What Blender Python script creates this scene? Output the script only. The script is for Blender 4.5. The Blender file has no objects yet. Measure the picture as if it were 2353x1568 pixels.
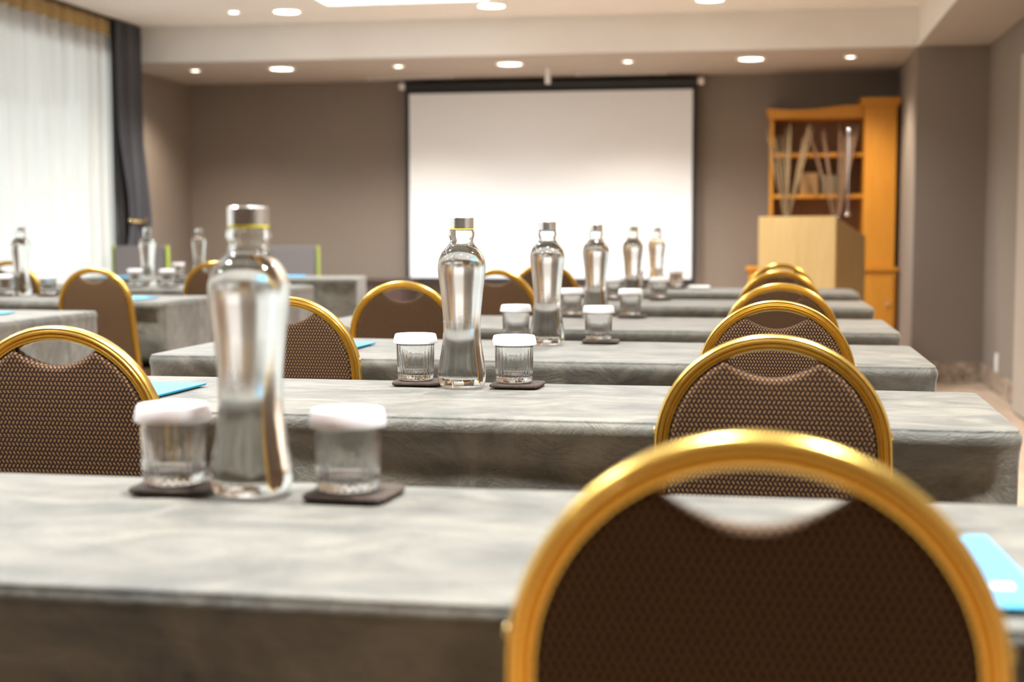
import bpy, bmesh, math, random
from math import sin, cos, pi, radians as rad, tan, sqrt
from mathutils import Vector, noise
random.seed(7)
S = bpy.context.scene
COL = S.collection

# ------------------------------------------------------------ camera, world, exposure
cd = bpy.data.cameras.new('camera')
cam = bpy.data.objects.new('camera', cd); COL.objects.link(cam)
cam.location = (0, 0, 1.037)
cam.rotation_euler = (rad(90 - 4.34), 0, rad(10.04))
cd.sensor_width = 36; cd.lens = 50.0
cd.clip_start = .05; cd.clip_end = 200
cd.dof.use_dof = True; cd.dof.focus_distance = 2.66; cd.dof.aperture_fstop = 3.5
S.camera = cam
S.view_settings.view_transform = 'Standard'
S.view_settings.look = 'None'
S.view_settings.exposure = 0.26
S.view_settings.gamma = 1.0
S.view_settings.use_curve_mapping = False
S.cycles.max_bounces = 20
S.cycles.transmission_bounces = 16
S.cycles.transparent_max_bounces = 16
S.cycles.diffuse_bounces = 5
S.cycles.sample_clamp_indirect = 6
S.cycles.use_denoising = True
wd = bpy.data.worlds.new('daylight'); S.world = wd; wd.use_nodes = True
bgn = wd.node_tree.nodes['Background']
bgn.inputs[0].default_value = (.93, .97, 1.0, 1)
bgn.inputs[1].default_value = 3.2
NEUTRAL = (.92, .965, 1.0)   # large downlights
WARM = (1.0, .87, .72)        # small halogen spotlights
SPOT_TABLE = 205.0    # watts of a large recessed downlight over the tables
SPOT_FRONT = 14.0     # large downlights along the front wall
SPOT_SMALL = 61.0
COVE = 14.0            # emission of the cove strip
RC = Vector((-4.92, 0, 0))

# ------------------------------------------------------------ materials
def mat(name, color=(.5, .5, .5), rough=.6, metal=0.0, **kw):
    m = bpy.data.materials.new(name); m.use_nodes = True
    b = m.node_tree.nodes['Principled BSDF']
    b.inputs['Base Color'].default_value = (*color, 1)
    b.inputs['Roughness'].default_value = rough
    b.inputs['Metallic'].default_value = metal
    for k, v in kw.items():
        k = k.replace('_', ' ')
        b.inputs[k].default_value = v if not isinstance(v, tuple) else (*v, 1)
    return m
class NT:
    def __init__(s, m): s.t = m.node_tree; s.b = s.t.nodes['Principled BSDF']
    def n(s, ty, **kw):
        o = s.t.nodes.new(ty)
        for k, v in kw.items(): setattr(o, k, v)
        return o
    def l(s, a, b): s.t.links.new(a, b)
    def math(s, op, a, b=None):
        o = s.n('ShaderNodeMath', operation=op)
        for i, v in enumerate((a, b)):
            if v is None: continue
            if isinstance(v, (int, float)): o.inputs[i].default_value = v
            else: s.l(v, o.inputs[i])
        return o.outputs[0]
    def noise(s, scale, detail=4, rough=.55, stretch=(1, 1, 1), dist=0):
        tc = s.n('ShaderNodeTexCoord'); mp = s.n('ShaderNodeMapping'); mp.inputs['Scale'].default_value = stretch
        s.l(tc.outputs['Object'], mp.inputs[0]); o = s.n('ShaderNodeTexNoise')
        s.l(mp.outputs[0], o.inputs['Vector'])
        o.inputs['Scale'].default_value = scale; o.inputs['Detail'].default_value = detail
        o.inputs['Roughness'].default_value = rough; o.inputs['Distortion'].default_value = dist
        return o.outputs['Fac']
    def ramp(s, fac, stops):
        o = s.n('ShaderNodeValToRGB'); e = o.color_ramp.elements
        while len(e) < len(stops): e.new(.5)
        for el, (p, c) in zip(e, stops): el.position = p; el.color = (*c, 1)
        s.l(fac, o.inputs[0]); return o.outputs[0]
    def color(s, c): s.l(c, s.b.inputs['Base Color'])
    def bump(s, h, strength=.3, dist=.002):
        o = s.n('ShaderNodeBump'); o.inputs['Strength'].default_value = strength; o.inputs['Distance'].default_value = dist
        s.l(h, o.inputs['Height']); s.l(o.outputs[0], s.b.inputs['Normal'])

def wallmat(name, c, var=.015, rough=.85):
    m = mat(name, c, rough); t = NT(m)
    t.color(t.ramp(t.noise(3, 3), [(.3, tuple(x * (1 - var) for x in c)), (.7, tuple(x * (1 + var) for x in c))]))
    t.bump(t.noise(180, 2), .12, .001); return m
M = {}
M['wall'] = wallmat('taupe_wall_paint', (.228, .188, .152))
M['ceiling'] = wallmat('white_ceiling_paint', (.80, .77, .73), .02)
M['soffit'] = wallmat('soffit_underside_beige', (.43, .375, .325), .02)  # soffit underside, a darker beige than the ceiling and riser
M['door'] = wallmat('greige_door_paint', (.42, .36, .30), .03, .6)
M['floor'] = mat('beige_floor', (.5, .38, .28), .55); t = NT(M['floor'])
t.color(t.ramp(t.noise(9, 6, .6, (1, .25, 1)), [(.3, (.36, .26, .185)), (.7, (.48, .365, .27))]))
M['tile'] = mat('mottled_stone_skirting', (.3, .24, .18), .5); t = NT(M['tile'])
t.color(t.ramp(t.noise(22, 5, .6), [(.35, (.11, .08, .06)), (.5, (.30, .23, .17)), (.68, (.52, .41, .31))]))
# crushed velvet cloth
M['cloth'] = mat('taupe_velvet_cloth', (.2, .19, .16), .55, Specular_IOR_Level=.5, Sheen_Weight=.25, Sheen_Roughness=.45, Sheen_Tint=(1, .97, .92)); t = NT(M['cloth'])
t.color(t.ramp(t.noise(7, 8, .62, (1, 1.6, 1), 1.2), [(.30, (.042, .038, .029)), (.47, (.079, .071, .054)), (.66, (.142, .125, .095))]))
t.bump(t.math('ADD', t.noise(8, 7, .66, (1, 1.5, 1), 2.2), t.math('MULTIPLY', t.noise(420, 2), .05)), .75, .010)
# chair fabric: staggered slanted dots
M['fabric'] = mat('dotted_chair_fabric', (.05, .02, .02), .85, Specular_IOR_Level=.2); t = NT(M['fabric'])
tc = t.n('ShaderNodeTexCoord'); sp = t.n('ShaderNodeSeparateXYZ'); t.l(tc.outputs['Object'], sp.inputs[0])
v = t.math('DIVIDE', t.math('ADD', sp.outputs[2], t.math('MULTIPLY', sp.outputs[1], .6)), .0064)
row = t.math('FLOOR', v); fz = t.math('SUBTRACT', t.math('FRACT', v), .5)
par = t.math('MODULO', t.math('ADD', row, 1000), 2.0); sg = t.math('SUBTRACT', t.math('MULTIPLY', par, 2), 1)
u = t.math('ADD', t.math('ADD', t.math('DIVIDE', sp.outputs[0], .0066), t.math('MULTIPLY', par, .5)), t.math('MULTIPLY', t.math('MULTIPLY', sg, fz), .42))
fx = t.math('SUBTRACT', t.math('FRACT', t.math('ADD', u, 100)), .5)
d = t.math('ADD', t.math('POWER', t.math('ABSOLUTE', t.math('DIVIDE', fx, .245)), 4), t.math('POWER', t.math('ABSOLUTE', t.math('DIVIDE', fz, .41)), 4))
t.color(t.ramp(t.math('MULTIPLY', d, .5), [(.20, (.19, .105, .036)), (.58, (.015, .0040, .0048))]))
t.bump(t.math('SUBTRACT', 1.0, t.math('MINIMUM', d, 1.0)), .5, .001)
M['gold'] = mat('satin_gold_metal', (.92, .64, .16), .27, 1.0)
M['goldrivet'] = mat('gold_rivet', (.9, .68, .32), .25, 1.0)
M['steel'] = mat('brushed_steel', (.86, .85, .84), .24, 1.0)
M['chrome'] = mat('chrome', (.85, .85, .86), .08, 1.0)
for k, c in (('yellow', (.82, .70, .02)), ('bluegrey', (.22, .30, .36)), ('redring', (.5, .12, .08))):
    M[k] = mat('silicone_' + k, c, .4)
M['bottle'] = mat('water_filled_glass', (.985, .995, .99), .0, 0, Transmission_Weight=1.0, IOR=1.40); t = NT(M['bottle'])
tc = t.n('ShaderNodeTexCoord'); sp = t.n('ShaderNodeSeparateXYZ'); t.l(tc.outputs['Object'], sp.inputs[0])
mr = t.n('ShaderNodeMapRange'); t.l(sp.outputs[2], mr.inputs[0])
mr.inputs[1].default_value = .238; mr.inputs[2].default_value = .225; mr.inputs[3].default_value = 0; mr.inputs[4].default_value = 1
mr2 = t.n('ShaderNodeMapRange'); t.l(sp.outputs[2], mr2.inputs[0]); mr2.inputs[1].default_value = .03; mr2.inputs[2].default_value = .12; mr2.inputs[3].default_value = .35; mr2.inputs[4].default_value = 1
dew = t.noise(260, 3, .6)
t.l(t.math('MULTIPLY', t.math('MULTIPLY', mr.outputs[0], mr2.outputs[0]), t.math('ADD', .13, t.math('MULTIPLY', t.noise(18, 3), .22))), t.b.inputs['Roughness'])
t.bump(t.math('MULTIPLY', mr.outputs[0], t.math('MAXIMUM', dew, .55)), .25, .0006)
M['glass'] = mat('clear_tumbler_glass', (.985, .99, .995), .0, 0, Transmission_Weight=1.0, IOR=1.47)
M['lid'] = mat('white_paper_lid', (.62, .59, .57), .6, Subsurface_Weight=.1)
M['cork'] = mat('dark_bark_coaster', (.12, .07, .04), .85); t = NT(M['cork'])
t.color(t.ramp(t.noise(70, 5, .6, (1, 3, 1)), [(.3, (.016, .009, .006)), (.55, (.045, .026, .016)), (.72, (.10, .056, .028)), (.80, (.34, .16, .05))]))
t.bump(t.noise(150, 4), .6, .002)
M['blue'] = mat('pale_blue_cover', (.06, .33, .54), .65); M['teal'] = mat('teal_cover_edge', (.01, .24, .36), .5)
M['paper'] = mat('white_paper', (.85, .84, .81), .7)
M['screen'] = mat('matte_white_screen', (.82, .86, .90), .9)
M['black'] = mat('black_plastic', (.012, .012, .013), .3)
M['blackcloth'] = mat('black_border', (.012, .013, .016), .7)
M['whiteplastic'] = mat('white_plastic', (.82, .80, .78), .4)
def wood(name, a, b, rough=.45, st=(10, 10, .8)):
    m = mat(name, a, rough); t = NT(m)
    t.color(t.ramp(t.noise(4, 5, .6, st, .6), [(.3, a), (.7, b)])); return m
M['orangewood'] = wood('honey_orange_wood', (.49, .195, .014), (.58, .25, .022))
M['innerwood'] = wood('bookcase_back_wood', (.20, .10, .045), (.26, .14, .065))
M['palewood'] = wood('pale_maple_veneer', (.49, .32, .12), (.56, .38, .155))
M['darkwood'] = wood('dark_brown_wood', (.055, .032, .027), (.08, .048, .04))
M['greyfab'] = mat('grey_upholstery', (.22, .195, .19), .9)
M['palefab'] = mat('pale_upholstery', (.55, .51, .45), .9)
M['green'] = mat('lime_green_piping', (.34, .42, .06), .6)
M['twig'] = mat('dried_twig', (.30, .21, .11), .9); M['twigred'] = mat('reddish_dried_twig', (.22, .12, .07), .9)
M['twig2'] = mat('brown_dried_twig', (.22, .14, .08), .9)
M['vase'] = mat('dark_vase_glaze', (.02, .016, .02), .2)
M['boxtan'] = mat('tan_box', (.32, .18, .07), .7); M['boxgrey'] = mat('olive_box', (.16, .13, .07), .7)
M['drape'] = mat('charcoal_drape', (.052, .050, .058), .6, Sheen_Weight=.3, Sheen_Roughness=.4)
M['heading'] = mat('gold_heading_band', (.42, .29, .12), .8)
M['alu'] = mat('white_window_frame', (.6, .6, .6), .4)
def emis(name, c, s):
    m = bpy.data.materials.new(name); m.use_nodes = True; nt = m.node_tree
    nt.nodes.remove(nt.nodes['Principled BSDF']); e = nt.nodes.new('ShaderNodeEmission')
    e.inputs[0].default_value = (*c, 1); e.inputs[1].default_value = s
    nt.links.new(e.outputs[0], nt.nodes['Material Output'].inputs[0]); return m
M['lamp'] = emis('lamp_diffuser', (1, .90, .76), 9)
M['cove'] = emis('cove_strip_light', (.86, .93, 1.0), COVE)
def mixmat(name, parts):
    """parts: shader builders mixed by factor"""
    m = bpy.data.materials.new(name); m.use_nodes = True; nt = m.node_tree; nt.nodes.remove(nt.nodes['Principled BSDF'])
    prev = None
    for ty, c, f in parts:
        s = nt.nodes.new(ty); s.inputs[0].default_value = (*c, 1)
        if prev is None: prev = s
        else:
            mx = nt.nodes.new('ShaderNodeMixShader'); mx.inputs[0].default_value = f
            nt.links.new(prev.outputs[0], mx.inputs[1]); nt.links.new(s.outputs[0], mx.inputs[2]); prev = mx
    nt.links.new(prev.outputs[0], nt.nodes['Material Output'].inputs[0]); return m
M['sheer'] = mixmat('sheer_voile', [('ShaderNodeBsdfTranslucent', (.93, .92, .88), 0), ('ShaderNodeBsdfDiffuse', (.80, .79, .74), .08), ('ShaderNodeBsdfTransparent', (1, 1, 1), .03)])
M['pane'] = mixmat('window_pane', [('ShaderNodeBsdfTransparent', (.96, .98, .97), 0), ('ShaderNodeBsdfGlossy', (1, 1, 1), .06)])

# ------------------------------------------------------------ mesh helpers
def obj(name, V, F, m, parent=None, smooth=False, loc=None):
    me = bpy.data.meshes.new(name); me.from_pydata([tuple(v) for v in V], [], F); me.update()
    if isinstance(m, str): m = M[m]
    me.materials.append(m)
    if smooth:
        for p in me.polygons: p.use_smooth = True
    o = bpy.data.objects.new(name, me); COL.objects.link(o)
    if parent: o.parent = parent
    if loc: o.location = loc
    return o
def fixn(o):
    bm = bmesh.new(); bm.from_mesh(o.data); bmesh.ops.recalc_face_normals(bm, faces=bm.faces); bm.to_mesh(o.data); bm.free(); return o
def autosmooth(o, ang=35):
    me = o.data
    for p in me.polygons: p.use_smooth = True
    bm = bmesh.new(); bm.from_mesh(me)
    for e in bm.edges:
        if len(e.link_faces) == 2 and e.calc_face_angle(0) > rad(ang): e.smooth = False
    bm.to_mesh(me); bm.free(); return o
class B:
    """collects shapes for ONE mesh"""
    def __init__(s): s.V = []; s.F = []
    def add(s, V, F):
        k = len(s.V); s.V += [Vector(v) for v in V]; s.F += [tuple(i + k for i in f) for f in F]; return s
    def box(s, x0, x1, y0, y1, z0, z1):
        V = [(x, y, z) for z in (z0, z1) for y in (y0, y1) for x in (x0, x1)]
        return s.add(V, [(0, 2, 3, 1), (4, 5, 7, 6), (0, 1, 5, 4), (2, 6, 7, 3), (0, 4, 6, 2), (1, 3, 7, 5)])
    def prism(s, pts, y0, y1):   # pts in xz
        n = len(pts); V = [(x, y0, z) for x, z in pts] + [(x, y1, z) for x, z in pts]
        F = [tuple(range(n)), tuple(range(2 * n - 1, n - 1, -1))] + [(i, i + n, (i + 1) % n + n, (i + 1) % n) for i in range(n)]
        return s.add(V, F)
    def tube(s, P, r, n=10, cap=True):
        P = [Vector(p) for p in P]; V = []; F = []
        for i, p in enumerate(P):
            T = (P[min(i + 1, len(P) - 1)] - P[max(i - 1, 0)]).normalized()
            a = Vector((0, 1, 0)) if abs(T.y) < .9 else Vector((1, 0, 0))
            N = T.cross(a).normalized(); Bn = T.cross(N)
            rr = r[i] if isinstance(r, (list, tuple)) else r
            V += [p + N * rr * cos(2 * pi * k / n) + Bn * rr * sin(2 * pi * k / n) for k in range(n)]
        for i in range(len(P) - 1):
            for k in range(n): F.append((i * n + k, i * n + (k + 1) % n, (i + 1) * n + (k + 1) % n, (i + 1) * n + k))
        if cap: F += [tuple(range(n - 1, -1, -1)), tuple(range((len(P) - 1) * n, len(P) * n))]
        return s.add(V, F)
    def lathe(s, prof, n=48, mod=None, flip=False, cx=0, cy=0):
        """prof (r,z) bottom to top on the outside; poles closed"""
        V = []; F = []; rings = []
        for r, z in prof:
            if r < 1e-6: rings.append([len(V)]); V.append((cx, cy, z))
            else:
                rings.append(list(range(len(V), len(V) + n)))
                for k in range(n):
                    a = 2 * pi * k / n; rr = r * (mod(a, r, z) if mod else 1)
                    V.append((cx + rr * cos(a), cy + rr * sin(a), z))
        for A, C in zip(rings, rings[1:]):
            for k in range(n):
                k2 = (k + 1) % n
                if len(A) == 1: F.append((A[0], C[k2], C[k]))
                elif len(C) == 1: F.append((A[k], A[k2], C[0]))
                else: F.append((A[k], A[k2], C[k2], C[k]))
        if flip: F = [f[::-1] for f in F]
        return s.add(V, F)
    def build(s, name, m, parent=None, smooth=False, bevel=0, auto=None, loc=None):
        o = obj(name, s.V, s.F, m, parent, smooth, loc)
        fixn(o)
        if bevel:
            bm = bmesh.new(); bm.from_mesh(o.data)
            es = [e for e in bm.edges if len(e.link_faces) == 2 and e.calc_face_angle(0) > rad(40)]
            bmesh.ops.bevel(bm, geom=es, offset=bevel, segments=2, affect='EDGES', clamp_overlap=True)
            bm.to_mesh(o.data); bm.free()
        if auto: autosmooth(o, auto)
        return o
def tag(o, label=None, cat=None, group=None, kind=None):
    if label: o['label'] = label
    if cat: o['category'] = cat
    if group: o['group'] = group
    if kind: o['kind'] = kind
    return o
def thing(name, label, cat, loc=(0, 0, 0), rz=0, group=None):
    o = bpy.data.objects.new(name, None); COL.objects.link(o); o.empty_display_size = .1
    o.location = loc; o.rotation_euler = (0, 0, rz); return tag(o, label, cat, group)
def struct(o): o['kind'] = 'structure'; return o
def dup(root, loc, rz, label, group=None):
    r = root.copy(); COL.objects.link(r); r.location = loc; r.rotation_euler = (0, 0, rz); r['label'] = label
    if group: r['group'] = group
    for ch in root.children:
        c = ch.copy(); COL.objects.link(c); c.parent = r
        for g in ch.children:
            e = g.copy(); COL.objects.link(e); e.parent = c
    return r

# ------------------------------------------------------------ room shell
X0, X1, Y0, Y1 = -4.92, 1.50, -2.6, 11.78
ZL, ZU, YS, XS = 2.32, 2.60, 10.30, 1.03      # low soffit, high ceiling, soffit edge, right soffit edge
struct(B().box(X0 - .2, X1 + .3, Y0 - .2, Y1 + .2, -.1, 0).build('floor', 'floor'))
struct(B().box(X0 - .2, X1 + .3, Y1, Y1 + .2, 0, 3).build('wall_front', 'wall'))
struct(B().box(X0 - .2, X1 + .3, Y0 - .2, Y0, 0, 3).build('wall_back', 'wall'))
struct(B().box(X1, X1 + .2, Y0, Y1, 0, 3).build('wall_right', 'wall'))
struct(B().box(1.02, X1 - .001, 10.26, Y1 - .001, 0, ZL - .001).build('wall_front_right', 'wall'))
WY0, WY1, WZ0, WZ1 = .2, 10.15, .12, 2.38
w = B(); w.box(X0 - .2, X0, Y0, WY0, 0, 3).box(X0 - .2, X0, WY1, Y1, 0, 3).box(X0 - .2, X0, WY0, WY1, 0, WZ0).box(X0 - .2, X0, WY0, WY1, WZ1, 3)
struct(w.build('wall_left', 'wall'))
# ceiling: high field with a coffer, low soffits along the front wall and the right wall
CX0, CX1, CY0, CY1, CD = -2.98, -1.84, 2.2, 9.56, .14
c = B()
c.box(X0, CX0, Y0, YS, ZU, ZU + .05).box(CX1, XS, Y0, YS, ZU, ZU + .05).box(CX0, CX1, Y0, CY0, ZU, ZU + .05).box(CX0, CX1, CY1, YS, ZU, ZU + .05)
c.box(CX0 - .05, CX1 + .05, CY0 - .05, CY1 + .05, ZU + CD, ZU + CD + .05)
c.box(CX0 - .05, CX0, CY0, CY1, ZU + .05, ZU + CD).box(CX1, CX1 + .05, CY0, CY1, ZU + .05, ZU + CD)
c.box(CX0, CX1, CY0 - .05, CY0, ZU + .05, ZU + CD).box(CX0, CX1, CY1, CY1 + .05, ZU + .05, ZU + CD)
c.box(X0, X1, YS, Y1, ZL + .008, ZU + .05).box(XS, X1, Y0, YS, ZL + .008, ZU + .05)
struct(c.build('ceiling', 'ceiling'))
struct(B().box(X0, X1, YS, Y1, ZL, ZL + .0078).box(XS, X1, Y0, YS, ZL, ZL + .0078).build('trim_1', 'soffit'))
cl = thing('cove_light', 'cool white strip light around the rim of the ceiling recess', 'ceiling light', ((CX0 + CX1) / 2, (CY0 + CY1) / 2, ZU + .06))
ax, ay = (CX1 - CX0) / 2, (CY1 - CY0) / 2
for nm, bx in (('strip', (-ax, -ax + .03, -ay, ay)), ('strip', (ax - .03, ax, -ay, ay)), ('strip', (-ax + .03, ax - .03, -ay, -ay + .03)), ('strip', (-ax + .03, ax - .03, ay - .03, ay))):
    B().box(*bx, 0, .05).build(nm, 'cove', cl)
# skirting
struct(B().box(1.008, X1 - .012, 10.247, 10.26, 0, .14).build('baseboard_front_right', 'tile'))
struct(B().box(X1 - .012, X1, 8.66, 10.247, 0, .14).build('baseboard_right', 'tile'))
struct(B().box(X0, 1.02, Y1 - .012, Y1, 0, .14).build('baseboard_front', 'tile'))
struct(B().box(X0, X0 + .012, 10.2, Y1 - .012, 0, .14).build('baseboard_left', 'tile'))
# door in the right wall
dr = struct(B().box(X1 - .06, X1, 7.62, 8.66, 0, 2.06).build('door_1', 'door', bevel=.004))
B().box(X1 - .075, X1 - .06, 7.72, 8.56, .01, 1.98).build('door_leaf', 'door', dr, bevel=.003)
B().tube([(X1 - .075, 7.82, 1.0), (X1 - .12, 7.82, 1.0), (X1 - .12, 7.95, 1.0)], .009).build('door_handle', 'steel', dr)
# window
wn = struct(B().box(X0 - .12, X0 - .06, WY0, WY1, WZ0, WZ0 + .06).box(X0 - .12, X0 - .06, WY0, WY1, WZ1 - .06, WZ1)
            .box(X0 - .12, X0 - .06, WY0, WY0 + .06, WZ0, WZ1).box(X0 - .12, X0 - .06, WY1 - .06, WY1, WZ0, WZ1)
            .box(X0 - .12, X0 - .06, 2.15, 2.21, WZ0, WZ1).box(X0 - .12, X0 - .06, 4.15, 4.21, WZ0, WZ1).box(X0 - .12, X0 - .06, 6.15, 6.21, WZ0, WZ1).box(X0 - .12, X0 - .06, 8.15, 8.21, WZ0, WZ1).build('window_1', 'alu'))
B().box(X0 - .095, X0 - .085, WY0 + .05, WY1 - .05, WZ0 + .05, WZ1 - .05).build('pane', 'pane', wn)
# outside: terrace floor and the eave over the window
struct(B().box(X0 - 9, X0 - .2, Y0 - 6, Y1 + 8, -.1, -.02).build('terrace', 'greyfab'))
struct(B().box(X0 - 3.2, X0 - .2, Y0, Y1 + 3, 2.45, 2.65).build('eave', 'greyfab'))

# ------------------------------------------------------------ recessed downlights
def downlight(name, label, r, z, power, grp):
    t = thing(name, label, 'ceiling light', (0, 0, z), 0, grp)
    B().lathe([(r * .86, -.001), (r * .9, -.010), (r * 1.0, -.010), (r * 1.06, -.004), (r * 1.08, -.0005)], 40).build('trim_ring', 'whiteplastic', t, smooth=True)
    B().lathe([(0, -.006), (r * .7, -.006), (r * .87, -.003), (r * .87, -.001), (0, -.001)], 40).build('diffuser', 'lamp', t)
    return t
def bulb(t, loc, power, ang=130, blend=.7, size=.08):
    ld = bpy.data.lights.new('bulb', 'SPOT'); ld.energy = power; ld.color = WARM if ang == 130 else NEUTRAL; ld.spot_size = rad(ang); ld.spot_blend = blend; ld.shadow_soft_size = size
    o = bpy.data.objects.new('bulb', ld); COL.objects.link(o); o.parent = t; o.location = (0, 0, -.10)
ORD = ['first', 'second', 'third', 'fourth', 'fifth', 'sixth']
base_big = base_small = None
def put_light(big, x, y, z, label, grp, power=None):
    global base_big, base_small
    src = base_big if big else base_small
    if src is None:
        t = downlight('ceiling_downlight' if big else 'ceiling_spotlight', label, .105 if big else .045, z, 0, grp); t.location = (x, y, z)
        if big: base_big = t
        else: base_small = t
        src = t
    else: src = dup(src, (x, y, z), 0, label, grp)
    return src
todo = []
for x, n in ((-3.727, 'left'), (-1.919, 'middle'), (-.114, 'right')):
    todo.append((put_light(True, x, 10.74, ZL, f'large round downlight, {n} of the three in the low ceiling above the screen', 'large downlights over the front wall'), SPOT_FRONT))
for x, n in ((-4.436, 'far left'), (-2.785, 'left of the screen'), (-1.022, 'above the screen'), (.598, 'by the bookcase')):
    todo.append((put_light(False, x, 10.73, ZL, f'small square-looking spotlight in the low front ceiling, {n}', 'small spotlights over the front wall'), SPOT_SMALL))
for x, n in ((-3.34, 'left'), (-1.87, 'middle'), (-.38, 'right')):
    todo.append((put_light(True, x, 9.75, ZU, f'large round downlight, {n} of the three in the high ceiling', 'large downlights in the high ceiling'), 1.0 * SPOT_TABLE))
todo.append((put_light(False, -3.713, 9.70, ZU, 'small spotlight in the high ceiling beside the window curtain', 'small spotlights in the high ceiling'), SPOT_SMALL))
for y, pw in ((8.0, .36), (6.3, .40), (4.6, .84), (2.9, .34), (1.55, 1.38)):
    for x in (-3.34, -1.87, -.38) + ((.70,) if y < 4 else ()):  # extra lamps at the right are added to brighten the near tables
        todo.append((put_light(True, x, y, ZU, 'unseen large round downlight in the high ceiling over the table rows', 'large downlights over the tables'), SPOT_TABLE * pw * (1.9 if x < -3 and y > 4 else 1)))
for y in (6.9, 5.6, 4.2):  # unseen spotlights added to brighten the floor of the right aisle
    todo.append((put_light(False, 1.26, y, ZL, 'unseen added spotlight in the low ceiling along the right wall', 'added spotlights along the right wall'), 2.2 * SPOT_SMALL))
for t_, p_ in todo: bulb(t_, None, p_, 130 if p_ in (SPOT_SMALL, 2.2 * SPOT_SMALL) else 138, .85)

# ------------------------------------------------------------ tables
def draped_table(name, label, grp, L, D, loc, rz, seed, fdrop=.50):
    """box-shaped velvet cover over a trestle table; origin at the floor under the middle"""
    H = .75; t = thing(name, label, 'table', loc, rz, grp)
    nx, ny = int(L / .03), int(D / .03)
    V = []; idx = {}
    def nz(x, y, s, k): return noise.noise((x * s + seed * 7.3, y * s + k, seed * 1.7))
    for j in range(ny + 1):
        for i in range(nx + 1):
            x = -L / 2 + L * i / nx; y = -D / 2 + D * j / ny
            ed = min(L / 2 - abs(x), D / 2 - abs(y)); k = min(1, ed / .05)
            z = H - .0015 * k + .0011 * k * nz(x, y, 9, 0) + .0008 * k * nz(x * .6 + y, y * 2, 22, 5)
            if ed < .001: z -= .0015 + .0015 * (.5 + nz(x, y, 6, 3))
            idx[i, j] = len(V); V.append((x, y, z))
    F = [(idx[i, j], idx[i + 1, j], idx[i + 1, j + 1], idx[i, j + 1]) for j in range(ny) for i in range(nx)]
    loop = [(i, 0) for i in range(nx)] + [(nx, j) for j in range(ny)] + [(i, ny) for i in range(nx, 0, -1)] + [(0, j) for j in range(ny, 0, -1)]
    prof = [(.003, -.0025), (.0050, -.0055), (.0042, -.0078), (.0072, -.0105), (.0098, -.0170), (.0094, -.0260), (.0050, -.0340)]
    nd = 14
    prev = [idx[p] for p in loop]
    for r in range(len(prof) + nd):
        cur = []
        for q, (i, j) in enumerate(loop):
            x, y, z = V[idx[i, j]]
            cxn = (1 if i == nx else -1 if i == 0 else 0); cyn = (1 if j == ny else -1 if j == 0 else 0)
            corner = cxn and cyn
            front = (j == 0 and not cxn)
            if r < len(prof): o, dz = prof[r]; f = 0
            else:
                f = (r - len(prof) + 1) / nd
                zb = fdrop if front else .012
                o = .007; dz = -.034 - f * (H - .036 - zb)
            px = i / nx * L
            fold = 0
            if f:
                s = px if cyn else y
                dd = -dz - .034
                fold = .010 * min(1, dd / .25) * sin(s * 17 + 3 * nz(s, 0, 2, q * 0 + 1) + seed) + .007 * min(1, dd / .08) * nz(s, dd, 7, 9)
                if front: fold -= .050 * min(1, dd / .045) * (.7 + .5 * nz(s, .3, 2.5, 2))
                elif not corner: fold -= .003
                if corner: fold = .008 * f
            kk = .72 if corner else 1
            cur.append(len(V)); V.append((x + cxn * (o + fold) * kk, y + cyn * (o + fold) * kk, H + dz - (.001 if r == 0 else 0)))
        n = len(loop)
        for q in range(n): F.append((prev[q], cur[q], cur[(q + 1) % n], prev[(q + 1) % n]))
        prev = cur
    cloth = obj('tablecloth', V, F, 'cloth', t, True); fixn(cloth)
    sm = cloth.modifiers.new('smooth', 'SUBSURF'); sm.levels = 1; sm.render_levels = 1
    B().box(-L / 2 + .012, L / 2 - .012, -D / 2 + .012, D / 2 - .012, H - .030, H - .006).build('tabletop', 'darkwood', t)
    for sx in (-1, 1):
        for yy in (.10, D / 2 - .05):
            B().tube([(sx * (L / 2 - .05), yy, 0), (sx * (L / 2 - .05), yy, H - .030)], .014).build('leg', 'black', t)
    return t
TL = 1.815; TX = -.54
RB = [(1.08, 1.57), (2.19, 2.70), (3.19, 3.78), (4.26, 4.90), (5.66, 6.25), (6.98, 7.60)]
ROT = [0.0, .012, 0, 0, 0, 0]
NAM = ['nearest the camera', 'second from the camera', 'third from the camera', 'fourth from the camera', 'fifth from the camera', 'sixth from the camera']
NAMS = ['first', 'second', 'third', 'fourth', 'fifth', 'sixth']
for k, (a, b) in enumerate(RB):
    draped_table('draped_table', f'long table under a taupe velvet cover, {NAM[k]} in the right column', 'right column of draped tables', TL, b - a, (TX + (0, .009, .002, .022, .05, .08)[k], (a + b) / 2, 0), -ROT[k], k + 1)
LBX = [(4.22, 4.96, -3.40), (5.66, 6.25, -3.445), (6.95, 7.62, -3.42)]
LN = ['nearest one of the left column', 'middle one of the left column', 'farthest one of the left column']
for k, (a, b, x) in enumerate(LBX):
    draped_table('draped_table', f'long velvet-covered table, {LN[k]}', 'left column of draped tables', 1.89, b - a, (x, (a + b) / 2, 0), 0, k + 11)
draped_table('speaker_desk', 'velvet-draped speaker desk set at an angle before the front wall', None, 1.8, .6, (-3.5, 8.9, 0), rad(10), 31, .03)

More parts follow.
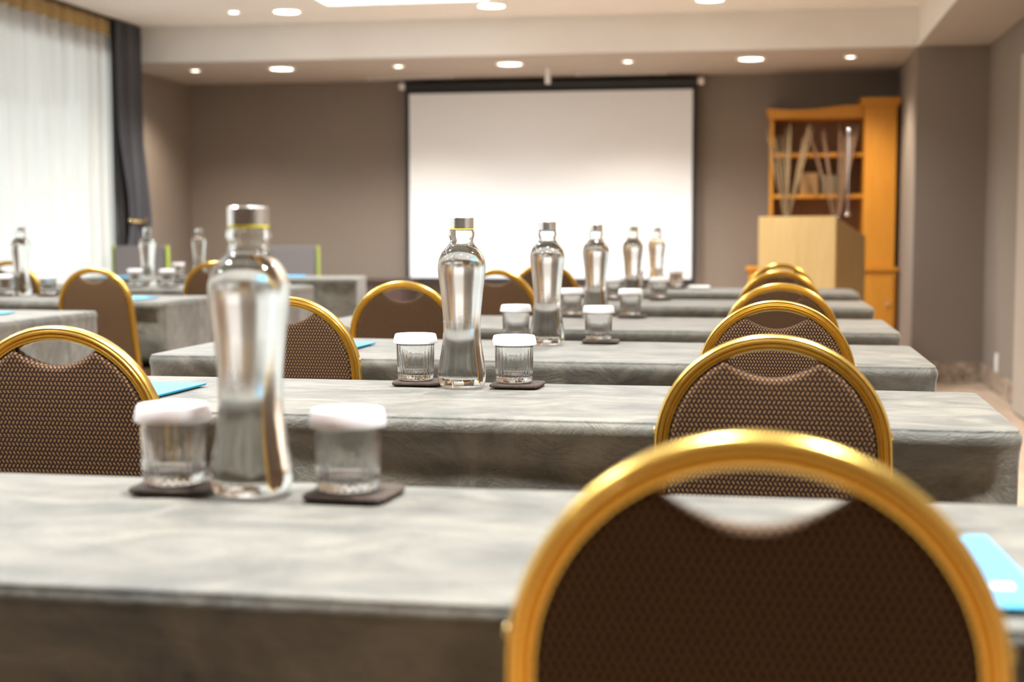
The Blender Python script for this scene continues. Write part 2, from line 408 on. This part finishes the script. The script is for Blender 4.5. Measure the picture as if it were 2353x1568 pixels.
# ------------------------------------------------------------ banquet chairs
ZT = .895; LEAN = tan(rad(8))
def by(z): return (ZT - z) * LEAN if z > .44 else (ZT - .44) * LEAN - (.44 - z) * .14
def hw(drop, R=.168):
    return sqrt(max(0, R * R - (R - drop) ** 2)) if drop < R else R + (drop - R) * .05
def make_chair(label, grp):
    t = thing('banquet_chair', label, 'chair', (0, 0, 0), 0, grp)
    # gold arch: grooved tube swept over the back and down to the floor
    rc = .0115; R = .168 - rc
    path = []
    zs = [0.002, .06, .12, .2, .28, .36, .42, .46, .5, .55, .6, .65, .69]
    for z in zs:
        if z < ZT - .168 - .01: path.append((-(hw(ZT - z) - rc), z))
    n = 36
    for i in range(n + 1):
        a = pi - pi * i / n; path.append((R * cos(a), ZT - .168 + R * sin(a)))
    path += [(-x, z) for x, z in reversed(path[:len([z for z in zs if z < ZT - .178])])]
    half = [(.0118, 0), (.0114, -.006), (.0102, -.0094), (.0084, -.0108), (.0074, -.0106), (.0062, -.0078), (.0052, -.0110), (.0042, -.0124), (.0016, -.0124), (.0004, -.0108), (-.0010, -.0078), (-.0024, -.0108), (-.0032, -.0122), (-.0044, -.0122), (-.0052, -.0108),
            (-.0062, -.0084), (-.0074, -.0104), (-.0092, -.0102), (-.0110, -.0070)]
    prof = half + [(-.0114, 0)] + [(r_, -d_) for r_, d_ in reversed(half[1:])]
    m = len(prof); V = []; F = []
    for i, (x, z) in enumerate(path):
        p = path[max(i - 1, 0)]; q = path[min(i + 1, len(path) - 1)]
        tx, tz = q[0] - p[0], q[1] - p[1]; l = sqrt(tx * tx + tz * tz); nx_, nz_ = -tz / l, tx / l
        for r, d in prof:
            zz = z + nz_ * r
            V.append((x + nx_ * r, by(max(zz, 0)) + d, max(zz, 0)))
    for i in range(len(path) - 1):
        for k in range(m): F.append((i * m + k, i * m + (k + 1) % m, (i + 1) * m + (k + 1) % m, (i + 1) * m + k))
    F += [tuple(range(m)), tuple(range((len(path) - 1) * m, len(path) * m))]
    f = obj('back_frame', V, F, 'gold', t); fixn(f); autosmooth(f, 44)
    # padded back with the hand-hole crescent
    ins = .0215
    out = []
    zb = .50
    N = 40
    hx, hz0, hz1 = .066, .0445, .058
    def inner(x):  # drop of the inner arch at x
        Ri = .168 - ins
        return .168 - sqrt(max(0, Ri * Ri - x * x))
    wb = hw(ZT - zb) - ins
    out.append((-wb, zb)); 
    for z in (.55, .60, .65, .70): out.append((-(hw(ZT - z) - ins), z))
    Ri = .168 - ins
    a0 = pi; a1 = math.acos(-hx / Ri)
    for i in range(17):
        a = a0 + (a1 - a0) * i / 16; out.append((Ri * cos(a), ZT - .168 + Ri * sin(a)))
    dl = inner(hx)
    for i in range(1, 24):
        x = -hx + 2 * hx * i / 24; out.append((x, ZT - dl - (hz1 - dl + .004) * (1 - (x / hx) ** 2)))
    out += [(-x, z) for x, z in reversed(out[:22])]
    m = len(out)
    def ring(off, d):
        R_ = []
        for i in range(m):
            p, q, c_ = out[i - 1], out[(i + 1) % m], out[i]
            tx, tz = q[0] - p[0], q[1] - p[1]; l = sqrt(tx * tx + tz * tz) or 1
            x, z = c_[0] + tz / l * off, c_[1] - tx / l * off
            R_.append((x, by(z) + d, z))
        return R_
    V = []; F = []
    for off, d in ((.0, .004), (.0012, .0095), (.0032, .0138), (.0065, .0165), (.0105, .0175)): V += ring(off, d)
    for off, d in ((.0, -.004), (.0012, -.0085), (.0032, -.0120), (.0065, -.0142), (.0105, -.0150)): V += ring(off, d)
    for s_ in (0, 5):
        for r in range(4):
            for i in range(m): F.append(((s_ + r) * m + i, (s_ + r) * m + (i + 1) % m, (s_ + r + 1) * m + (i + 1) % m, (s_ + r + 1) * m + i))
    for i in range(m): F.append((i, 5 * m + i, 5 * m + (i + 1) % m, (i + 1) % m))
    F += [tuple(range(4 * m, 5 * m)), tuple(range(9 * m, 10 * m))]
    bk = obj('backrest', V, F, 'fabric', t)
    bm = bmesh.new(); bm.from_mesh(bk.data); bmesh.ops.triangulate(bm, faces=[f for f in bm.faces if len(f.verts) > 4]); bmesh.ops.recalc_face_normals(bm, faces=bm.faces); bm.to_mesh(bk.data); bm.free()
    autosmooth(bk, 50)
    for sx in (-1, 1):
        z = .752; x = sx * (hw(ZT - z) + .0003)
        P = B().lathe([(.006, 0), (.0056, .0012), (.0036, .0021), (0, .0024)], 16)
        P.V = [Vector((x + sx * v.z, by(z) + v.x, z + v.y)) for v in P.V]
        P.build('rivet', 'goldrivet', t, smooth=True)
    # seat pad
    V = []; F = []; n = 40
    def se(a, hx_, hy_): c_, s_ = cos(a), sin(a); return (abs(c_) ** .5 * hx_ * (1 if c_ > 0 else -1), abs(s_) ** .5 * hy_ * (1 if s_ > 0 else -1))
    lv = [(.0, .408, .97), (.0, .412, 1.0), (0, .440, 1.0), (0, .452, .97), (0, .458, .88), (0, .460, .6)]
    for _, z, k in lv:
        for i in range(n):
            x, y = se(2 * pi * i / n, .190 * k, .200 * k); V.append((x * (1 + .06 * y / .2), .285 + y, z))
    for r in range(len(lv) - 1):
        for i in range(n): F.append((r * n + i, r * n + (i + 1) % n, (r + 1) * n + (i + 1) % n, (r + 1) * n + i))
    F += [tuple(range(n)), tuple(range((len(lv) - 1) * n, len(lv) * n))]
    s_ = obj('seat', V, F, 'fabric', t); fixn(s_); autosmooth(s_, 40)
    fr = B()
    for sx in (-1, 1): fr.box(sx * .165 - .011, sx * .165 + .011, .085, .47, .384, .407)
    fr.box(-.154, .154, .449, .47, .384, .407); fr.build('seat_rail', 'gold', t, bevel=.003)
    for sx in (-1, 1): B().tube([(sx * .176, .478, 0), (sx * .165, .460, .383)], .011, 12).build('leg', 'gold', t, smooth=False, auto=40)
    return t
chair0 = None
def chair(x, y, label, grp, rz=0, dz=0):
    global chair0
    if chair0 is None: chair0 = make_chair(label, grp); chair0.location = (x, y, dz); chair0.rotation_euler = (0, 0, rz)
    else: dup(chair0, (x, y, dz), rz, label, grp)
GR = 'chairs along the right-hand end of the tables'; GM = 'chairs at the aisle seats of the right-hand tables'; GL = 'chairs at the left tables'
for k, (x, y, rz) in enumerate(((-.004, .93, .01), (.013, 2.03, -.03), (.028, 3.07, .0), (.05, 4.13, .02), (.062, 5.52, -.01), (.077, 6.83, .02))):
    chair(x, y, ('gold arched chair with brown dotted back, closest of all to the camera' if k == 0 else f'gold arched chair, {ORD[k]} from the camera in the file of right chairs'), GR, rz)
for k, (x, y, rz) in enumerate(((-1.075, 2.03, .02), (-1.059, 3.06, .0), (-1.056, 4.10, .02), (-1.04, 5.5, .0), (-1.045, 6.83, 0))):
    chair(x, y, f'gold arched dotted chair at the aisle seat of the {NAMS[k + 1]} right table', GM, rz)
chair(-2.735, 5.5, 'gold arched chair with tall brown back at the middle left table', GL, -.02)
chair(-2.72, 6.77, 'gold arched chair at the aisle end of the farthest left table', GL)
chair(-3.83, 6.77, 'gold arched chair at the farthest left table by the window, cut by the photo edge', GL)

chair0.scale = (1, 1, 1.014)
# ------------------------------------------------------------ bottles, glasses, coasters
U = .0002208
BP = [(0, 0), (150, 0), (185, 8), (198, 30), (204, 70), (205, 100), (201, 150), (195, 190), (178, 290), (163, 390), (157, 480), (158, 540), (161, 600), (168, 680), (177, 780), (190, 880), (200, 960), (202, 1000), (201, 1030), (196, 1060),
      (186, 1090), (172, 1120), (152, 1150), (130, 1172), (112, 1190), (101, 1205), (96, 1218), (94, 1230), (98, 1246), (107, 1264), (110, 1282), (108, 1300), (102, 1312), (98, 1318), (94, 1322), (94, 1395)]
def interp(h):
    for (r0, h0), (r1, h1) in zip(BP, BP[1:]):
        if h0 <= h <= h1 and h1 > h0: return r0 + (r1 - r0) * (h - h0) / (h1 - h0)
def make_bottle(label, grp, ring):
    t = thing('water_bottle', label, 'bottle', (0, 0, 0), 0, grp)
    b = B()
    # smooth the outline
    hs = [0, 0, 8, 20]; pr = [(0, .0005), (150 * U, .0005), (172 * U, .0012), (188 * U, 12 * U)]
    h = 24
    while h <= 1320:
        r = sum(interp(min(max(h + d, 9), 1318)) for d in (-14, -7, 0, 7, 14)) / 5; pr.append((r * U, h * U)); h += 14
    pr += [(94 * U, 1325 * U), (94 * U, 1396 * U), (80 * U, 1396 * U)]
    WL = 1188; TH = 11
    pr_in = [(0, WL * U), ((interp(WL) - TH - 5) * U, WL * U), ((interp(WL) - TH) * U, (WL + 3) * U)]
    h = WL + 14
    while h <= 1318: pr_in.append(((sum(interp(min(h + d, 1318)) for d in (-14, -7, 0, 7, 14)) / 5 - TH) * U, h * U)); h += 14
    pr_in += [(80 * U, 1330 * U)]
    b.lathe(pr + list(reversed(pr_in)), 64)
    o = obj('glass_body', b.V, b.F, 'bottle', t, True)
    cp = B().lathe([(0, 1398 * U), (99 * U, 1398 * U), (99 * U, 1331 * U), (100 * U, 1330 * U)][::-1] if 0 else [(96 * U, 1331 * U), (100 * U, 1332 * U), (100 * U, 1418 * U), (97 * U, 1422 * U), (0, 1422 * U)], 48)
    cp.build('cap', 'steel', t, auto=30)
    B().lathe([(96 * U, 1322 * U), (101 * U, 1323 * U), (101 * U, 1330 * U), (96 * U, 1331 * U)], 48).build('seal_ring', ring, t)
    return t
def make_glass(label, grp):
    t = thing('drinking_glass', label, 'glass', (0, 0, 0), 0, grp)
    NR = 26
    def mod(a, r, z): return 1 - .035 * (abs(sin(a * NR / 2)) ** .6 < .45) * (1 if .006 < z < .062 else 0) * 1.0
    def mod(a, r, z):
        k = min(1, max(0, (z - .004) / .006)) * min(1, max(0, (.060 - z) / .008)); return 1 + .045 * k * (abs(cos(a * NR / 2)) - .6)
    pr = [(0, .0018), (.022, .0012), (.029, .0004), (.0322, .0016), (.0333, .004), (.0337, .010), (.0345, .030), (.0353, .050), (.0360, .066), (.0364, .0800), (.0358, .0810), (.0350, .0800),
          (.0342, .066), (.0332, .050), (.0318, .030), (.0304, .017), (.0285, .0125), (.020, .0115), (0, .0118)]
    b = B().lathe(pr, 156, mod)
    o = obj('tumbler', b.V, b.F, 'glass', t, True)
    def mod2(a, r, z): return 1 + (.006 * cos(a * 64) if r > .038 and z < .087 else 0)
    B().lathe([(.0372, .0713), (.0418, .0710), (.0421, .0722), (.0410, .079), (.0390, .0865), (.0382, .0880), (.0368, .0888), (0, .0888)], 192, mod2).build('paper_lid', 'lid', t, auto=40)
    return t
def make_coaster(label, grp):
    b = B(); n = 64; V = []; F = []
    lv = [(.97, 0), (1.0, .0015), (1.0, .0045), (.97, .006)]
    for k, z in lv:
        for i in range(n):
            a = 2 * pi * i / n; c_, s_ = cos(a), sin(a); q = (abs(c_) ** 7 + abs(s_) ** 7) ** (-1 / 7)
            w_ = 1 + .012 * noise.noise((c_ * 3, s_ * 3, z * 50))
            V.append((c_ * q * .047 * k * w_, s_ * q * .047 * k * w_, z + .0006 * noise.noise((c_ * 2, s_ * 2, 1))))
    for r in range(3):
        for i in range(n): F.append((r * n + i, r * n + (i + 1) % n, (r + 1) * n + (i + 1) % n, (r + 1) * n + i))
    F += [tuple(range(n)), tuple(range(3 * n, 4 * n))]
    o = obj('bark_coaster', V, F, 'cork'); fixn(o); autosmooth(o, 50); return tag(o, label, 'coaster', grp)
TZ = .7515
bot0 = {}; gl0 = None; co0 = None
def bottle(x, y, label, ring):
    grp = 'water bottles on the tables'
    if ring not in bot0: bot0[ring] = make_bottle(label, grp, ring); bot0[ring].location = (x, y, TZ); bot0[ring].rotation_euler = (0, 0, x * 3)
    else: dup(bot0[ring], (x, y, TZ), y * 2, label, grp)
def glass(x, y, label, clabel, rz=0, co=True):
    global gl0, co0
    if gl0 is None: gl0 = make_glass(label, 'lidded drinking glasses'); gl0.location = (x, y, TZ + .0068)
    else: dup(gl0, (x, y, TZ + .0068), x * 5, label, 'lidded drinking glasses')
    if co0 is None: co0 = make_coaster(clabel, 'coasters under the glasses'); c_ = co0
    else:
        c_ = co0.copy(); COL.objects.link(c_); c_['label'] = clabel
    c_.location = (x + .006, y + .004, TZ); c_.rotation_euler = (0, 0, rz)
rb = [(-.553, 1.478), (-.553, 2.588), (-.548, 3.615), (-.552, 4.72), (-.545, 6.0), (-.54, 7.28)]
gy = [((-.647, 1.485), (-.443, 1.478)), ((-.650, 2.620), (-.458, 2.610)), ((-.648, 3.72), (-.425, 3.70)), ((-.650, 4.84), (-.447, 4.84)), ((-.640, 6.12), (-.444, 6.14)), ((-.655, 7.42), (-.45, 7.44))]
RG = ['yellow', 'yellow', 'bluegrey', 'bluegrey', 'yellow', 'redring']
for k in range(6):
    tn = f'{NAMS[k]} table of the right column'
    bottle(*rb[k], f'clear water bottle with steel cap on the {tn}', RG[k])
    for s, (x, y) in zip(('left', 'right'), gy[k]):
        glass(x, y, f'white lidded glass {s} of the bottle on the {tn}', f'bark coaster under the glass {s} of the bottle, {tn}', .04 * (k % 3 - 1) + (.06 if s == 'left' else -.05))
for (bx, by_, nm, ga) in ((-3.44, 6.02, 'middle left table', ((-3.40, 5.98, 'left'), (-3.22, 6.06, 'right'))), (-3.30, 7.28, 'farthest left table', ((-3.30, 7.12, 'left'), (-3.12, 7.12, 'right'))),
                          (-3.64, 8.82, 'speaker desk', ((-3.70, 8.62, 'left'), (-3.44, 8.80, 'right')))):
    if nm == 'middle left table': bx, ga = -3.345, ((-3.44, 6.04, 'left'), (-3.225, 6.04, 'right'))
    bottle(bx, by_, f'clear water bottle with steel cap on the {nm}', 'bluegrey')
    for x, y, s in ga:
        glass(x, y, f'white lidded glass {s} of the bottle on the {nm}', f'bark coaster under the glass {s} of the bottle, {nm}')

# ------------------------------------------------------------ leaflets and paper
fo0 = None
def folder(x1, y1, label, rz=0, z=TZ, w=.18, h=.26, writing=False):
    """x1, y1: far right corner"""
    t = thing('blue_folder', label, 'folder', (x1 - w / 2, y1 - h / 2, z), rz, 'blue folders on the tables')
    B().box(-w / 2, w / 2, -h / 2, h / 2, .0022, .0042).build('cover', 'blue', t, bevel=.0004)
    B().box(-w / 2 + .002, w / 2 - .001, -h / 2 + .001, h / 2 - .002, 0, .0021).build('pages', 'teal', t)
    if writing:   # a short white word, too soft to read
        b = B(); x = w / 2 - .052
        for q in (.0035, .0035, .0025, .0035, .003, .0035, .0025, .0035): b.box(x, x + q, -h / 2 + .058, -h / 2 + .074, .0042, .0043); x += q + .0012
        tag(b.build('printed_word', 'paper', t), 'small white printed word')
folder(.214, 1.362, 'bright blue folder with a white word beside the nearest chair, at the right photo edge', rad(3), w=.115, writing=True)
folder(-1.036, 2.53, 'pale blue folder by the aisle seat on the second table', rad(-2))
folder(-.992, 3.56, 'blue folder by the aisle seat on the third table', rad(-2))
folder(-2.64, 4.70, 'pale blue folder on the nearest left table, at the photo edge')
folder(-2.64, 5.93, 'pale blue folder beside the tall chair on the middle left table')
folder(-3.74, 7.10, 'blue folder on the farthest left table behind a bottle', z=TZ)
folder(-4.02, 8.75, 'blue folder on the speaker desk at its window end', rad(10))
folder(-2.98, 9.13, 'blue folder on the speaker desk near its open end', rad(10))
b = B().box(-.055, .055, -.07, .07, 0, .012); V = b.V
tag(b.build('folded_paper', 'paper', loc=(-.33, 7.44, TZ), bevel=.003), 'white folded paper beside the glass on the farthest right-hand table', 'paper')

# ------------------------------------------------------------ projection screen
YW = Y1
sc_ = thing('projection_screen', 'large white projection screen with black border on the front wall', 'screen', (-1.76, 11.66, .62))
B().box(-1.176, 1.176, 0, .004, .045, 1.575).build('screen_sheet', 'screen', sc_)
B().box(-1.21, -1.176, -.001, .005, .0, 1.62).box(1.176, 1.21, -.001, .005, 0, 1.62).box(-1.176, 1.176, -.001, .005, 1.575, 1.62).box(-1.176, 1.176, -.001, .005, .0, .045).build('black_border', 'blackcloth', sc_)
B().tube([(-1.215, .03, 1.645), (1.215, .03, 1.645)], .034, 24).build('roller_case', 'black', sc_, auto=40)
for sx in (-1, 1):
    B().tube([(sx * 1.216, .03, 1.645), (sx * 1.262, .03, 1.645)], .030, 20).build('end_cap', 'whiteplastic', sc_, auto=40)
    B().box(sx * 1.0 - .02, sx * 1.0 + .02, .066, .119, 1.60, 1.69).build('bracket', 'black', sc_)
hg = B().box(-.019, .019, -.019, .019, -.13, 0).build('ceiling_bracket', 'whiteplastic', loc=(-1.665, 11.0, ZL - .0005), bevel=.004)
tag(hg, 'short white square rod hanging from the ceiling above the screen', 'bracket')
for x, n in ((-2.9, 'left'), (-1.16, 'right')):
    vt = thing('ceiling_vent', f'narrow slotted air vent in the low ceiling, {n} of the white rod', 'vent', (x, 11.56, ZL - .0005), 0, 'ceiling vents')
    B().box(-.36, .36, -.045, -.03, -.006, 0).box(-.36, .36, .03, .045, -.006, 0).box(-.36, -.345, -.03, .03, -.006, 0).box(.345, .36, -.03, .03, -.006, 0).build('frame', 'ceiling', vt)
    b = B()
    for q in (-.016, 0, .016): b.box(-.345, .345, q - .003, q + .003, -.005, -.001)
    b.build('slats', 'greyfab', vt)

# ------------------------------------------------------------ low cabinet left of the screen
cb = thing('low_cabinet', 'low dark brown cabinet against the front wall left of the screen', 'cabinet', (-3.45, 11.42, 0))
B().box(-.58, .58, -.2, .2, .04, .635).build('body', 'darkwood', cb, bevel=.004)
B().box(-.6, .6, -.22, .21, .6355, .66).build('top', 'darkwood', cb, bevel=.004)
for sx in (-1, 1):
    d_ = B().box(sx * .29 - .27, sx * .29 + .27, -.218, -.2005, .06, .60).build('door', 'darkwood', cb, bevel=.003)
    B().tube([(sx * .06, -.232, .32), (sx * .06, -.232, .42)], .006).build('handle', 'steel', d_)

# ------------------------------------------------------------ bookcase
bc = thing('bookcase', 'honey orange wooden bookcase with open shelves, side pillar and wide base', 'bookcase', (0, 0, 0))
bc.location = (.45, 11.5, 0)
def bx(x0, x1, y0, y1, z0, z1): return (x0 - .45, x1 - .45, y0 - 11.5, y1 - 11.5, z0, z1)
B().box(*bx(-.12, 1.0, 11.22, 11.765, 0, .745)).build('base_cabinet', 'orangewood', bc, bevel=.004)
B().box(*bx(-.14, 1.01, 11.2, 11.765, .7455, .775)).build('base_top', 'orangewood', bc, bevel=.005)
for x0, x1 in ((-.10, .22), (.235, .60), (.615, .98)):
    d_ = B().box(*bx(x0, x1, 11.203, 11.2195, .05, .71)).build('door', 'orangewood', bc, bevel=.004)
    B().tube([(x1 - .05 - .45, 11.197 - 11.5, .5), (x1 - .05 - .45, 11.18 - 11.5, .5)], .012).build('knob', 'steel', d_)
B().box(*bx(.03, .062, 11.38, 11.765, .7755, 1.94)).build('side_panel', 'orangewood', bc, bevel=.002)
B().box(*bx(.062, .742, 11.745, 11.765, .7755, 1.94)).build('back_panel', 'innerwood', bc)
for z in (1.325, 1.645): B().box(*bx(.0622, .742, 11.40, 11.7445, z - .014, z + .014)).build('shelf', 'orangewood', bc)
B().box(*bx(.0622, .742, 11.38, 11.7445, .7755, .80)).build('shelf', 'orangewood', bc)
b = B(); n = 24; pts = []
for i in range(n + 1):
    f = i / n; x = .0 + .74 * f; pts.append((x, 2.005 - .02 * sin(pi * min(1, f * 1.3)) + .02 * f + .0))
poly = [(x - .45, z) for x, z in pts] + [(.74 - .45, 1.925), (.03 - .45, 1.925), (.02 - .45, 1.95)]
b.prism(poly, 11.35 - 11.5, 11.76 - 11.5); b.build('crown', 'orangewood', bc, bevel=.002)
B().box(*bx(.7425, .985, 11.28, 11.765, .7755, 2.0)).build('pillar', 'orangewood', bc, bevel=.003)
B().box(*bx(.725, 1.0, 11.262, 11.765, 2.0005, 2.03)).box(*bx(.713, 1.01, 11.25, 11.765, 2.03, 2.07)).build('pillar_cap', 'orangewood', bc, bevel=.004)
tag(B().box(-.07, .07, -.1, .1, 0, .17).build('storage_box', 'boxtan', loc=(.34, 11.56, 1.3395), bevel=.003), 'tan box on the middle bookcase shelf', 'box')
tag(B().box(-.07, .07, -.1, .1, 0, .15).build('storage_box', 'boxgrey', loc=(.50, 11.56, 1.3395), bevel=.003), 'olive box on the middle bookcase shelf beside the tan one', 'box')
# dried twigs in vases on the base cabinet
def twigs(x, y, label, angs, mt):
    t = thing('twig_vase', label, 'vase', (x, y, .7755))
    B().lathe([(0, 0), (.035, 0), (.045, .02), (.048, .12), (.038, .26), (.03, .36), (.036, .40), (.031, .40), (.025, .36), (.033, .26), (.04, .12), (.035, .02), (0, .015)], 32).build('vase', 'vase', t, smooth=True)
    for i, a in enumerate(angs):
        a += random.uniform(-.025, .025); d = random.uniform(-.03, .03); L = random.uniform(.95, 1.08)
        k = random.uniform(-.04, .04); P = []; R_ = []
        for q in range(11):
            f = q / 10; P.append((sin(a) * max(0, f - .25) * 1.1 * L + k * f * f * .3, d * f, .05 + L * f * cos(a)))
            R_.append(.0036 + (.0042 * max(0, sin(pi * min(1, (f - .5) / .5))) if f > .5 else 0) - .0012 * f)
        B().tube(P, R_, 6).build('twig', mt[i % 2], t, smooth=True)
twigs(.165, 11.24, 'dark vase of pale dried twigs before the bookcase, behind the lectern', (-.17, -.12, -.09, -.05, -.02, .0, .02, .05, .16, .17, .18, .18, .19, .19, .20, .20), ('twig', 'twig'))
twigs(.555, 11.285, 'dark vase of reddish dried twigs before the bookcase, near its pillar', (-.29, -.28, -.27, -.26, -.25, -.15, -.13, .0, .02, .03, .05, .07, .08, .10, .11, .12, .13, .14, .15, .16), ('twigred', 'twig2'))

# ------------------------------------------------------------ lectern and microphone
a = rad(-31)
le = thing('lectern', 'pale maple lectern with sloped top before the bookcase', 'lectern', (.32, 10.0, 0), a)
W, D = .59, .42
B().box(-W / 2, W / 2, -D / 2, -D / 2 + .02, 0, 1.15).build('front_panel', 'palewood', le, bevel=.002)
sidepts = [(-D / 2 + .0205, 0), (D / 2, 0), (D / 2, 1.015), (-D / 2 + .0205, 1.14)]
for sx in (-1, 1):
    b = B(); n = 4; x0, x1 = (sx * W / 2 - sx * .02, sx * W / 2)
    V = [(x0, y, z) for y, z in sidepts] + [(x1, y, z) for y, z in sidepts]
    b.add(V, [(0, 1, 2, 3), (7, 6, 5, 4)] + [(i, i + 4, (i + 1) % 4 + 4, (i + 1) % 4) for i in range(4)]); b.build('side_panel', 'palewood', le, bevel=.002)
b = B(); V = [(x, y, z) for x in (-W / 2 + .0205, W / 2 - .0205) for y, z in ((-D / 2 + .021, 1.12), (D / 2, .995), (D / 2, 1.012), (-D / 2 + .021, 1.137))]
b.add(V, [(0, 1, 2, 3), (7, 6, 5, 4)] + [(i, i + 4, (i + 1) % 4 + 4, (i + 1) % 4) for i in range(4)]); b.build('reading_top', 'palewood', le)
B().box(-W / 2 + .0205, W / 2 - .0205, -D / 2 + .021, D / 2 - .02, .5, .52).build('shelf', 'palewood', le)
mc = thing('microphone', 'slender silver upright microphone on the lectern corner', 'microphone', (.545, 9.78, 1.1515))
B().lathe([(0, 0), (.014, 0), (.017, .01), (.014, .022), (.006, .028), (0, .028)], 24).build('base', 'chrome', mc, smooth=True)
B().tube([(0, 0, .028), (.0, 0, .28), (.0, 0, .54)], .0034, 10).build('stem', 'alu', mc, smooth=True)
B().lathe([(0, .5405), (.008, .545), (.011, .56), (.009, .58), (0, .585)], 20).build('head', 'steel', mc, smooth=True)

# ------------------------------------------------------------ speaker chairs
def grey_chair(x, y, rz, label, fab, z, wid=.205, h=.945, green=True, cat='chair', grp=None):
    t = thing('upholstered_chair', label, 'chair', (x, y, 0), rz, grp)
    B().box(-wid + .012, wid - .012, -.03, .03, .47, h).build('backrest', fab, t, bevel=.012, auto=50)
    if green:
        for sx in (-1, 1): B().box(min(sx * wid, sx * (wid - .0115)), max(sx * wid, sx * (wid - .0115)), -.032, .032, .45, h + .003).build('piping', 'green', t, bevel=.003)
    B().box(-wid + .005, wid - .005, -.42, -.031, .40, .47).build('seat', fab, t, bevel=.015, auto=50)
    for sx in (-1, 1):
        for yy in (-.39, -.05): B().box(sx * (wid - .04) - .014, sx * (wid - .04) + .014, yy - .014, yy + .014, 0, .399).build('leg', 'steel', t)
    return t
grey_chair(-3.365, 9.85, rad(6), 'grey upholstered chair with lime edges behind the middle of the speaker desk', 'greyfab', 0, grp='grey speaker chairs')
grey_chair(-4.46, 9.72, rad(6), 'grey upholstered chair with lime edges behind the speaker desk, by the curtain', 'greyfab', 0, grp='grey speaker chairs')
grey_chair(-2.93, 8.10, rad(180), 'pale upholstered low-backed chair in front of the speaker desk', 'palefab', 0, wid=.17, h=.735, green=False)

# ------------------------------------------------------------ curtains
def sheet(name, y0, y1, z0, z1, x, amp, wl, m, parent, seed=0, ny=None, nz=14, f=None):
    ny = ny or int((y1 - y0) / .012); V = []; F = []
    for j in range(nz + 1):
        for i in range(ny + 1):
            fy = i / ny; fz = j / nz; y = y0 + (y1 - y0) * fy; z = z0 + (z1 - z0) * fz
            ph = 2 * pi * (y / wl) + 1.6 * noise.noise((y * 2.3, seed, z * .3))
            xx = x + amp * (sin(ph) + .35 * sin(2.3 * ph + seed)) * (.75 + .25 * (1 - fz))
            if f: xx, y = f(xx, y, z, fy)
            V.append((xx, y, z))
    F = [(j * (ny + 1) + i, j * (ny + 1) + i + 1, (j + 1) * (ny + 1) + i + 1, (j + 1) * (ny + 1) + i) for j in range(nz) for i in range(ny)]
    return obj(name, V, F, m, parent, True)
CXP = -4.735
rl = B().box(CXP - .055, CXP + .045, .0, 10.28, ZU - .012, ZU - .0005).build('curtain_rail', 'black')
tag(rl, 'thin black curtain rail along the ceiling above the window', 'curtain rail')
for k, (a_, b_, lb) in enumerate(((6.3, 9.86, 'white sheer curtain with gold heading across the bright window'), (.1, 6.2, 'white sheer curtain panel farther back along the window, outside the photo'))):
    t = thing('sheer_curtain', lb, 'curtain', (0, 0, 0))
    sheet('voile', a_, b_, .03, 2.475, CXP, .034, .17, 'sheer', t, k)
    sheet('heading_band', a_, b_, 2.476, ZU - .015, CXP, .020, .17, 'heading', t, k, nz=4)
dp = thing('drape', 'charcoal drape tied back beside the window', 'curtain', (0, 0, 0))
def dfront(xx, y, z, fy):      # front layer, pinched by the tie at z 1.13
    q = math.exp(-((z - 1.13) / (.30 if z < 1.13 else .50)) ** 2)
    yc = 10.05; return xx + .045 * q, yc + (y - yc) * (1 - .45 * q)
def dback(xx, y, z, fy):       # back layer spreading towards the front wall lower down
    f = min(1, (2.6 - z) / 1.45)
    return xx, y + .31 * f * fy + .03 * f
sheet('gathered_panel', 9.85, 10.24, .03, ZU - .014, CXP + .060, .024, .085, 'drape', dp, 5, ny=150, nz=60, f=dfront)
sheet('hanging_panel', 9.90, 10.27, .03, ZU - .014, CXP - .005, .020, .10, 'drape', dp, 8, ny=120, nz=40, f=dback)
P = [(CXP + .105 + .045 * sin(pi * q / 12) , 9.91 + .29 * q / 12, 1.13 - .018 * sin(pi * q / 12) + .02 * q / 12) for q in range(13)]
B().tube(P, .011, 10).build('tieback', 'goldrivet', dp, smooth=True)

# ------------------------------------------------------------ wall outlet
ou = thing('wall_outlet', 'small white socket plate low on the right wall', 'outlet', (X1 - .0005, 9.60, .20))
B().box(-.010, 0, -.045, .045, -.058, .058).build('plate', 'whiteplastic', ou, bevel=.002)
B().box(-.0145, -.0105, -.026, .026, -.03, .03).build('socket', 'whiteplastic', ou, bevel=.001)
